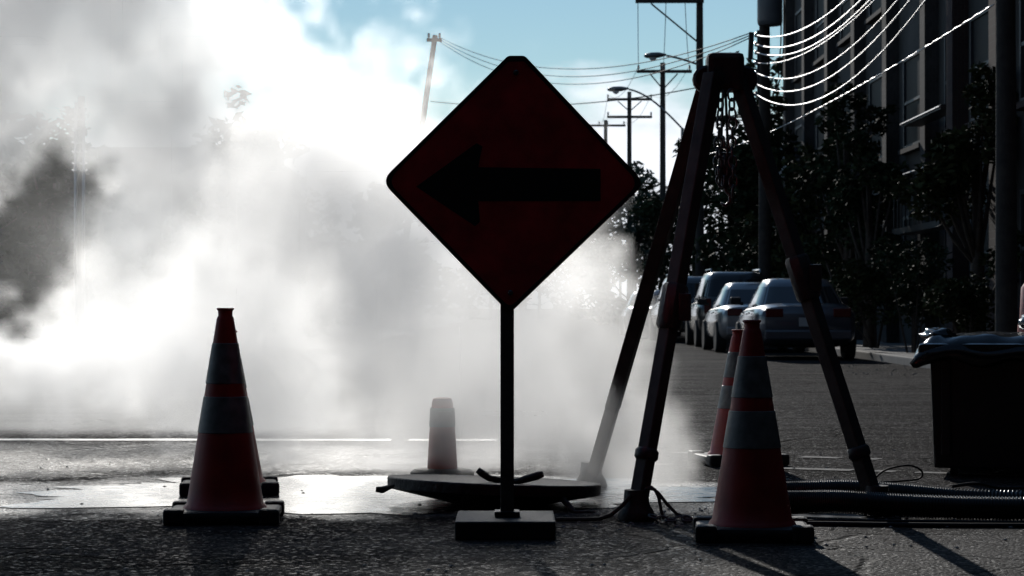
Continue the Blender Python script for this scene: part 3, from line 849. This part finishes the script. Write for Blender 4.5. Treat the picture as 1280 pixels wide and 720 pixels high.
for q in (sp(645, 92), sp(638, 366)):
    MB().lathe([(.011, -.0495), (.011, -.056), (.006, -.059)], 10, (q[0], 0, q[1]), axis='Y').build('bolt', M['steel'], sg)
pxm = -.019
MB().bx(pxm - .027, pxm + .027, -.044, .016, .03, 1.62).build('post', M['wood'], sg, bevel=.004)
bl = MB().bx(-.222, .170, -.24, .25, 0, .072).build('base_block', M['rubber'], sg, bevel=.008)
MB().bx(pxm - .05, pxm + .05, -.07, .045, .0725, .095).build('socket', M['dark_steel'], bl, bevel=.004)


# ---------------------------------------------------------------- iron lid lying on the ground
lid = thing('manhole_lid', 'heavy round iron lid with tapered underside lying behind the sign block', 'manhole lid', (-.085, 10.58, 0))
tilt = Matrix.Rotation(R(-2.0), 4, 'X') @ Matrix.Rotation(R(2.2), 4, 'Y')
def tl(o): o.data.transform(Matrix.Translation((0, 0, .002)) @ tilt); return o
tl(MB().lathe([(.20, .0), (.25, .012), (.43, .048), (.478, .058), (.488, .064), (.490, .106), (.486, .111), (.455, .112), (.45, .110), (.10, .110), (.01, .112)], 64).build('disc', M['iron'], lid, smooth=35))
tl(MB().tube([(-.075, -.3, .165), (-.055, -.3, .15), (-.02, -.28, .128), (.04, -.25, .118)], [.014, .017, .015, .013], 8).build('lifting_bar', M['iron'], lid, smooth=True))
tl(MB().tube([(.07, -.3, .118), (.12, -.32, .126), (.19, -.34, .15), (.215, -.35, .158)], [.012, .016, .019, .014], 8).build('lifting_bar', M['iron'], lid, smooth=True))
tl(MB().tube([(.30, -.36, .06), (.33, -.40, .03), (.36, -.42, -.002), (.40, -.42, .0), (.45, -.41, .0)], [.014, .014, .012, .011, .009], 8).build('hook', M['iron'], lid, smooth=True))
tag(MB().tube([gnd(470, 640) + Vector((0, 0, .1)), gnd(478, 640) + Vector((0, 0, .098)), at(492, 607, 10.25)], [.012, .016, .008], 7).build('cable_end', M['black_cable']), 'short stub of cable caught on the rim of the iron lid', 'cable')


# ---------------------------------------------------------------- tripod over the manhole
apex = Vector((.945, 10.25, 0))
tp = thing('rescue_tripod', 'tall steel tripod standing over the steaming manhole', 'tripod', apex)
def rel(p): return Vector(p) - apex
hd = MB().box((0, 0, 1.945), (.165, .14, .17)).build('head', M['dark_steel'], tp, bevel=.025)
MB().lathe([(.055, 1.99), (.055, 2.018), (.045, 2.022)], 20).build('cap', M['dark_steel'], hd, smooth=40)
for s in (-1, 1):
    MB().lathe([(.05, -.03), (.062, -.02), (.062, .02), (.05, .03)], 16, (s * .082, 0, 1.915), axis='Y').build('knuckle', M['dark_steel'], hd, smooth=40)
legs = [((.885, 10.16, 1.93), (.527, 9.80, .03), .046, .043, .54), ((.875, 10.36, 1.92), (.395, 11.55, .03), .045, .042, .80), ((1.005, 10.24, 1.92), (1.583, 10.03, .03), .044, .043, .47)]
for n_leg, (a, b_, r1, r2, k) in enumerate(legs):
    a, b_ = rel(a), rel(b_); m1 = a.lerp(b_, k); d = (b_ - a).normalized()
    lg = MB().tube([a, m1], r1, 4).tube([m1, b_], r2, 4).build('leg', M['leg'], tp, bevel=.006)
    if n_leg != 1:                       # the rear leg is a plain tube
        MB().tube([m1 - d * .10, m1 - d * .085, m1 + d * .085, m1 + d * .10], [r1 + .003, r1 + .011, r1 + .011, r1 + .002], 8).build('collar', M['dark_steel'], lg, smooth=40)
        cp = m1 + Vector((.05, -.03, .0)); MB().box(cp, (.055, .05, .12)).build('clamp', M['dark_steel'], lg, bevel=.008)
        MB().tube([b_ - d * .28, b_ - d * .27, b_ - d * .24, b_ - d * .23], [r2, r2 + .008, r2 + .008, r2], 14).build('ring', M['dark_steel'], lg, smooth=40)
    ft = MB().lathe([(.078, 0), (.082, .012), (.074, .04), (.056, .07), (.05, .13)], 18, (b_.x, b_.y, 0)).build('foot', M['rubber'], lg, smooth=40)

def chain(o_name, label, pts, link_r=.011, wire_r=.0032, cat='chain', step=None):
    """oval links, each a part of its own, strung along PTS"""
    root = thing(o_name, label, cat, pts[0])
    P = [Vector(p) - Vector(pts[0]) for p in pts]
    seg = []; step = step or link_r * 2.5
    ds = [0]
    for i in range(len(P) - 1): ds.append(ds[-1] + (P[i + 1] - P[i]).length)
    ring = [(math.copysign(abs(math.cos(a)) ** .8, math.cos(a)) * link_r * 1.55, math.sin(a) * link_r, 0) for a in [2 * math.pi * k / 12 for k in range(13)]]
    me = MB().tube(ring, wire_r, 5, cap=False).mesh('chain_link', M['steel'], True)
    q = step * .5; j = 0
    while q < ds[-1]:
        i = max(k for k in range(len(ds)) if ds[k] <= q); i = min(i, len(P) - 2)
        u = (q - ds[i]) / max(1e-6, ds[i + 1] - ds[i]); c = P[i].lerp(P[i + 1], u); d = (P[i + 1] - P[i]).normalized()
        rot = d.to_track_quat('X', 'Z') @ Matrix.Rotation(R(90 if j % 2 else 10), 3, 'X').to_quaternion()
        link('chain_link', me, root, c, rot.to_euler()); q += step; j += 1
    return root
# tackle hanging under the head
pb = thing('pulley_block', 'pulley block hanging on a cable under the tripod head', 'pulley', (.945, 10.22, 1.45))
MB().box((0, 0, .06), (.066, .04, .16)).build('cheek', M['dark_steel'], pb, bevel=.012)
MB().lathe([(.03, -.024), (.046, -.021), (.036, -.008), (.036, .008), (.046, .021), (.03, .024)], 18, (0, 0, .05), axis='Y').build('sheave', M['steel'], pb, smooth=40)
MB().tube([(0, 0, 0), (.0, 0, -.03), (.02, 0, -.05), (.022, 0, -.08), (0, 0, -.098), (-.022, 0, -.085)], [.009, .009, .01, .011, .009, .005], 8).build('hook', M['steel'], pb, smooth=True)
MB().tube([(.012, 0, .1), (.006, .004, .28), (.0, 0, .43)], .006, 6).build('rope', M['webbing'], pb)
MB().tube([(-.02, 0, .09), (-.016, -.004, .28), (-.01, 0, .43)], .006, 6).build('rope', M['webbing'], pb)
chain('hanging_chain', 'slack steel chain hanging in a loop beneath the tripod head', [(.925, 10.19, 1.86), (.915, 10.18, 1.70), (.905, 10.18, 1.56), (.915, 10.18, 1.47), (.93, 10.18, 1.44), (.935, 10.18, 1.52), (.93, 10.18, 1.66)], .017, .0052)
chain('hanging_chain', 'second slack chain beside the pulley under the tripod head, ending free', [(.965, 10.17, 1.86), (.972, 10.16, 1.72), (.968, 10.16, 1.60), (.975, 10.16, 1.48), (.97, 10.16, 1.40)], .017, .0052)
# straps and chain round the front foot
fx = Vector((.527, 9.80, 0))
tag(MB().tube([fx + Vector(p) for p in ((.035, -.04, .135), (.06, -.05, .145), (.09, -.06, .12), (.125, -.07, .075), (.165, -.08, .035), (.22, -.09, .012))], .0075, 6).build('strap', M['webbing']), 'long dark strap drooping from the front tripod foot to the chain end', 'strap')
tag(MB().tube([fx + Vector(p) for p in ((.04, -.05, .14), (.075, -.06, .135), (.092, -.065, .10), (.10, -.07, .05), (.112, -.075, .012))], .0075, 6).build('strap', M['webbing']), 'short dark strap falling steeply beside the front tripod foot', 'strap')
tag(MB().tube([fx + Vector(p) for p in ((-.025, -.05, .11), (-.06, -.06, .07), (-.11, -.065, .03), (-.16, -.07, .012), (-.25, -.07, .01), (-.34, -.06, .01))], .009, 6).build('strap', M['webbing']), 'strap running from the tripod foot along the ground towards the iron lid', 'strap')
chain('ground_chain', 'short steel chain lying between the front tripod foot and the cone', [fx + Vector((.05, -.10, .03)), fx + Vector((.1, -.12, .014)), fx + Vector((.16, -.13, .012)), fx + Vector((.225, -.12, .013)), fx + Vector((.19, -.10, .016)), fx + Vector((.23, -.11, .022))], .015, .0042)
tag(MB().tube([fx + Vector((.22, -.12, .014)), fx + Vector((.3, -.13, .012)), fx + Vector((.48, -.16, .012)), fx + Vector((.75, -.13, .01))], .006, 6).build('cable', M['black_cable']), 'thin cable running from the ground chain behind the cone', 'cable')


# ---------------------------------------------------------------- hoses and cables
def smooth_path(pts, n):
    P = [Vector(p) for p in pts]; P = [P[0] * 2 - P[1]] + P + [P[-1] * 2 - P[-2]]; out = []
    m = len(P) - 3
    for i in range(n + 1):
        u = i / n * m; k = min(int(u), m - 1); f = u - k
        a, b_, c, d = P[k:k + 4]
        out.append(.5 * ((2 * b_) + (c - a) * f + (2 * a - 5 * b_ + 4 * c - d) * f * f + (-a + 3 * b_ - 3 * c + d) * f ** 3))
    return out
def hose(label, pts, r, n):
    o = MB().tube(smooth_path(pts, n), r, 14, rfun=lambda i: r * (1.0 if i % 4 < 2 else .86)).build('suction_hose', M['hose'], None, smooth=60)
    return tag(o, label, 'hose', 'black ribbed hoses by the tripod')
hose('ribbed black hose arching in front, nearest the camera', [(1.02, 10.35, .05), (1.10, 10.1, .052), (1.22, 9.97, .062), (1.40, 9.90, .070), (1.62, 9.86, .060), (1.90, 9.82, .052), (2.25, 9.78, .05), (2.8, 9.72, .05), (3.6, 9.75, .05)], .052, 760)
hose('ribbed black hose behind the front one, rising higher at the arch', [(1.0, 10.75, .05), (1.12, 10.5, .055), (1.28, 10.38, .075), (1.50, 10.32, .085), (1.74, 10.28, .072), (2.0, 10.22, .054), (2.4, 10.12, .05), (3.0, 10.05, .05), (3.8, 10.1, .05)], .050, 760)
def cable(label, pts, r=.008):
    return tag(MB().tube(smooth_path(pts, 80), r, 6).build('cable', M['black_cable'], smooth=True), label, 'cable', 'thin cables on the road')
cable('thin black cable lying along the road in front of both hoses', [(1.0, 9.58, .009), (1.3, 9.55, .009), (1.6, 9.50, .009), (2.0, 9.47, .009), (2.5, 9.46, .009), (3.2, 9.5, .009)], .011)
cable('second thin cable close under the front hose', [(1.05, 9.74, .008), (1.35, 9.70, .008), (1.6, 9.66, .009), (1.95, 9.62, .008), (2.6, 9.6, .008), (3.2, 9.62, .008)], .008)
cable('stiff loop of thin wire standing up behind the tripod\'s hose side foot', [(1.64, 10.5, .12), (1.70, 10.5, .165), (1.80, 10.5, .185), (1.86, 10.5, .16), (1.85, 10.5, .125), (1.76, 10.48, .115), (1.66, 10.46, .11), (1.60, 10.42, .10)], .005)
cable('tangled thin cable lying over the rear hose', [(1.95, 10.24, .11), (2.05, 10.2, .125), (2.15, 10.22, .105), (2.28, 10.16, .11), (2.45, 10.1, .10), (2.7, 10.05, .098)], .008)

# ---------------------------------------------------------------- black dumpster with bulging lid
dm = thing('dumpster', 'low black dumpster cut off by the frame edge, with a lumpy top', 'dumpster', (2.215, 12.25, 0), -.24)
bd = MB(); bw, bdp, bh = 1.5, 1.0, .66
bd.add([(0.02, 0.03, .05), (bw, 0.03, .05), (bw, bdp, .05), (.02, bdp, .05), (0, 0, bh), (bw, 0, bh), (bw, bdp, bh), (0, bdp, bh)], [(3, 2, 1, 0), (4, 5, 6, 7), (0, 1, 5, 4), (1, 2, 6, 5), (2, 3, 7, 6), (3, 0, 4, 7)])
bd.build('body', M['bin'], dm, bevel=.012)
MB().bx(-.06, bw + .03, -.05, bdp + .03, bh - .03, bh + .055).build('rim', M['bag'], dm, bevel=.03)
for x in (.0, .5, 1.0):
    MB().bx(x + .06, x + .11, -.018, .016, .12, bh - .03).build('rib', M['bin'], dm, bevel=.006)
for x in (.12, bw - .12):
    for y in (.15, bdp - .15):
        MB().lathe([(.02, -.02), (.045, -.02), (.045, .02), (.02, .02)], 14, (x, y, .046), axis='X').build('castor', M['rubber'], dm, smooth=40)
ld = MB(); n_u, n_v = 60, 30; vs = []
for i in range(n_u):
    for j in range(n_v):
        u, v = i / (n_u - 1), j / (n_v - 1)
        x = -.10 + u * (bw + .18); y = -.085 + v * (bdp + .17)
        e = min(1, u * 14) ** .5 * min(1, (1 - u) * 14) ** .5 * min(1, v * 8) ** .5 * min(1, (1 - v) * 8) ** .5
        q_ = mnoise.noise(Vector((x * 5, y * 5, 9)))
        z = bh + .065 - (1 - e) * (.10 + .05 * q_) + e * (.030 + .030 * mnoise.noise(Vector((x * 3.1, y * 3, 1.2))) + .022 * mnoise.noise(Vector((x * 9, y * 8, 4))) + .02 * max(0, u - .3))
        vs.append((x, y, z))
fs = [(i * n_v + j, (i + 1) * n_v + j, (i + 1) * n_v + j + 1, i * n_v + j + 1) for i in range(n_u - 1) for j in range(n_v - 1)]
ld.add(vs, fs)
lo_ = ld.build('lid', M['bag'], dm, smooth=True)
sd_ = lo_.modifiers.new('thick', 'SOLIDIFY'); sd_.thickness = .035; sd_.offset = -1
def bag(label, loc, rx, ry, rz_, seed):
    b = MB(); n_u, n_v = 26, 15; vs = []
    for j in range(n_v):
        th = math.pi * j / (n_v - 1)
        for i in range(n_u):
            a = 2 * math.pi * i / n_u
            d = Vector((math.sin(th) * math.cos(a), math.sin(th) * math.sin(a), math.cos(th)))
            s = 1 + .22 * mnoise.noise(d * 1.9 + Vector((seed, 0, 0))) + .12 * mnoise.noise(d * 5 + Vector((0, seed, 0)))
            vs.append((d.x * rx * s, d.y * ry * s, max(0, (d.z * .5 + .42) * rz_ * s * 1.4)))
    fs = [(j * n_u + i, j * n_u + (i + 1) % n_u, (j + 1) * n_u + (i + 1) % n_u, (j + 1) * n_u + i) for j in range(n_v - 1) for i in range(n_u)]
    b.add(vs, fs)
    return tag(b.build('refuse_bag', M['bag'], None, smooth=True, loc=loc), label, 'bag', 'black bags on the dumpster')
bag('glossy black bag folded over the near end of the dumpster lid', (2.30, 12.45, .722), .09, .15, .055, 2.2)
bag('larger glossy black bag on the dumpster lid at the frame edge', (2.98, 12.4, .735), .25, .25, .13, 5.1)
# orange drum behind the dumpster
dr = thing('traffic_drum', 'red orange traffic drum cut by the frame edge above the dumpster', 'traffic drum', (3.27, 13.75, 0))
MB().lathe([(.34, 0), (.34, .06), (.30, .07)], 32).build('base', M['rubber'], dr, smooth=40)
MB().lathe([(.29, .07), (.285, .3), (.275, .302), (.27, .55), (.26, .552), (.255, .8), (.245, .802), (.235, 1.02), (.2, 1.07), (.05, 1.08)], 36).build('body', M['orange'], dr, smooth=40)
for z0, r_ in ((.33, .2765),):
    MB().lathe([(r_, z0), (r_ - .004, z0 + .14)], 36, cap=False).build('stripe', M['reflective'], dr, smooth=40)
MB().tube([(-.1, 0, 1.07), (-.09, 0, 1.13), (.09, 0, 1.13), (.1, 0, 1.07)], .014, 8).build('handle', M['orange'], dr, smooth=True)


# ---------------------------------------------------------------- steam
def build_steam():
    g = bpy.data.node_groups.new('steam_field', 'GeometryNodeTree')
    g.interface.new_socket('Geometry', in_out='OUTPUT', socket_type='NodeSocketGeometry')
    def n(k, **kw):
        x = g.nodes.new(k)
        for a, b in kw.items(): setattr(x, a, b)
        return x
    def put(s, v):
        if hasattr(v, 'links'): g.links.new(v, s)
        else: s.default_value = v
    def m(op, a, b=0., c=0.):
        x = n('ShaderNodeMath', operation=op)
        for i, v in enumerate((a, b, c)): put(x.inputs[i], v)
        return x.outputs[0]
    def vm(op, a, b=(0, 0, 0)):
        x = n('ShaderNodeVectorMath', operation=op); put(x.inputs[0], a)
        if op == 'SCALE': put(x.inputs['Scale'], b)
        else: put(x.inputs[1], b)
        return x.outputs['Value'] if op == 'LENGTH' else x.outputs[0]
    def noi(v, sc, det, r=.5):
        x = n('ShaderNodeTexNoise'); put(x.inputs['Vector'], v); x.inputs['Scale'].default_value = sc
        x.inputs['Detail'].default_value = det; x.inputs['Roughness'].default_value = r
        return x.outputs
    def mr(v, a, b, c, d):
        x = n('ShaderNodeMapRange', interpolation_type='SMOOTHSTEP'); put(x.inputs[0], v)
        for i, q in enumerate((a, b, c, d)): x.inputs[i + 1].default_value = q
        return x.outputs[0]
    pos = n('GeometryNodeInputPosition').outputs[0]
    w1 = noi(pos, .42, 2)['Color']
    w2 = noi(pos, 1.5, 3)['Color']
    sx = n('ShaderNodeSeparateXYZ'); put(sx.inputs[0], pos)
    amp = mr(sx.outputs['Z'], 0.2, 2.6, .32, 1)              # calmer close to the vent
    q = vm('ADD', pos, vm('SCALE', vm('SUBTRACT', w1, (.5, .5, .5)), m('MULTIPLY', amp, 1.5)))
    q = vm('ADD', q, vm('SCALE', vm('SUBTRACT', w2, (.5, .5, .5)), m('MULTIPLY', amp, .8)))
    d = None
    for c, r, k in STEAM_LOBES:
        e = vm('LENGTH', vm('DIVIDE', vm('SUBTRACT', q, c), r))
        e = m('MULTIPLY', m('SUBTRACT', 1., e), k)
        d = e if d is None else m('SMOOTH_MAX', d, e, .3)
    d0 = d
    qg = vm('ADD', pos, vm('SCALE', vm('SUBTRACT', w2, (.5, .5, .5)), .9))
    for c, r, k in STEAM_GAPS:
        e = vm('LENGTH', vm('DIVIDE', vm('SUBTRACT', qg, c), r))
        e = m('MULTIPLY', m('SUBTRACT', e, 1.), k)
        d = m('SMOOTH_MIN', d, e, .3)
    fb = noi(pos, 1.0, 6, .6)['Fac']
    fc = noi(pos, 2.6, 4, .55)['Fac']
    billow = m('ABSOLUTE', m('SUBTRACT', fc, .5))          # creased, cauliflower-like puffs
    d = m('ADD', d, m('MULTIPLY', m('SUBTRACT', fb, .5), m('MULTIPLY_ADD', amp, 1.0, 1.0)))
    d = m('ADD', d, m('MULTIPLY', m('SUBTRACT', billow, .09), 2.6))
    fd = noi(pos, 4.2, 4, .6)['Fac']
    dens = mr(m('ADD', d, m('MULTIPLY', m('SUBTRACT', fd, .5), .75)), .03, .42, 0, 1)
    veil = m('MULTIPLY', mr(d0, -.1, .5, 0, .032), mr(fb, .38, .62, .25, 1.6))
    veil = m('MULTIPLY', veil, mr(sx.outputs['X'], -2.4, -1.2, 1, 0))
    dens = m('MAXIMUM', dens, veil)
    fb2 = noi(pos, 1.3, 5, .6)['Fac']
    dens = m('MULTIPLY', dens, mr(fb2, .32, .68, .4, 1.6))
    low = mr(m('ADD', sx.outputs['Z'], m('MULTIPLY', m('SUBTRACT', fb, .5), 1.6)), .0, .6, .3, 1)   # lifts off the road downwind
    far = mr(sx.outputs['X'], -2.7, -1.7, 1, 0)
    dens = m('MULTIPLY', dens, m('SUBTRACT', 1., m('MULTIPLY', far, m('SUBTRACT', 1., low))))
    vc = n('GeometryNodeVolumeCube'); put(vc.inputs['Density'], dens)
    lo, hi = (-9.5, 10.2, .03), (1.6, 20.5, 7.2)
    vc.inputs['Min'].default_value = lo; vc.inputs['Max'].default_value = hi
    for i, a in enumerate(('Resolution X', 'Resolution Y', 'Resolution Z')):
        vc.inputs[a].default_value = int((hi[i] - lo[i]) / STEAM_VOXEL)
    mt = bpy.data.materials.new('steam'); mt.use_nodes = True; t = mt.node_tree; t.nodes.clear()
    out = t.nodes.new('ShaderNodeOutputMaterial'); pv = t.nodes.new('ShaderNodeVolumePrincipled')
    t.links.new(pv.outputs[0], out.inputs['Volume'])
    pv.inputs['Color'].default_value = (1, 1, 1, 1)
    pv.inputs['Density'].default_value = STEAM_DENSITY
    pv.inputs['Anisotropy'].default_value = STEAM_G
    sm = n('GeometryNodeSetMaterial'); put(sm.inputs['Geometry'], vc.outputs[0]); sm.inputs['Material'].default_value = mt
    go = n('NodeGroupOutput'); g.links.new(sm.outputs[0], go.inputs[0])
    vd = bpy.data.volumes.new('steam'); vd.materials.append(mt)
    o = bpy.data.objects.new('steam', vd); C.objects.link(o)
    o.modifiers.new('field', 'NODES').node_group = g
    tag(o, 'thick white steam billowing from the manhole and drifting across the street', kind='stuff')

STEAM_VOXEL = .05
STEAM_DENSITY = 1.5
STEAM_G = .71
STEAM_LOBES = [((.58, 11.35, .2), (.37, .5, .45), 1.8),
               ((.32, 11.7, .62), (.54, .60, .66), 2.0),
               ((-.15, 12.0, .8), (.95, .62, .80), 1.9),
               ((-.75, 12.7, .35), (1.25, .6, .62), 1.8),
               ((-.85, 13.0, 1.1), (1.3, .75, 1.2), 1.5),
               ((-1.75, 14.0, 1.55), (1.55, .8, 1.5), 1.5),
               ((-3.2, 15.0, 3.2), (1.9, 1.15, 2.1), 1.6),
               ((-3.9, 16.25, 4.25), (2.6, 1.45, 2.0), 1.6),
               ((-3.3, 15.8, 2.85), (1.9, 1.0, .85), 2.4),
               ((-3.2, 16.6, .5), (2.7, .8, 1.15), 1.7),
               ((-6.4, 16.6, 2.4), (2.2, 1.0, 2.9), 1.4),
               ((-6.4, 16.6, 4.6), (2.9, 1.0, 1.8), 1.4)]
STEAM_GAPS = [((-2.98, 15.0, 1.42), (.46, 2.2, .50), 1.3),
              ((-3.5, 17.4, 1.45), (.56, 2.2, .56), 1.3),
              ((-3.6, 16.4, 1.15), (.60, 2.6, .42), 1.1)]
build_steam()
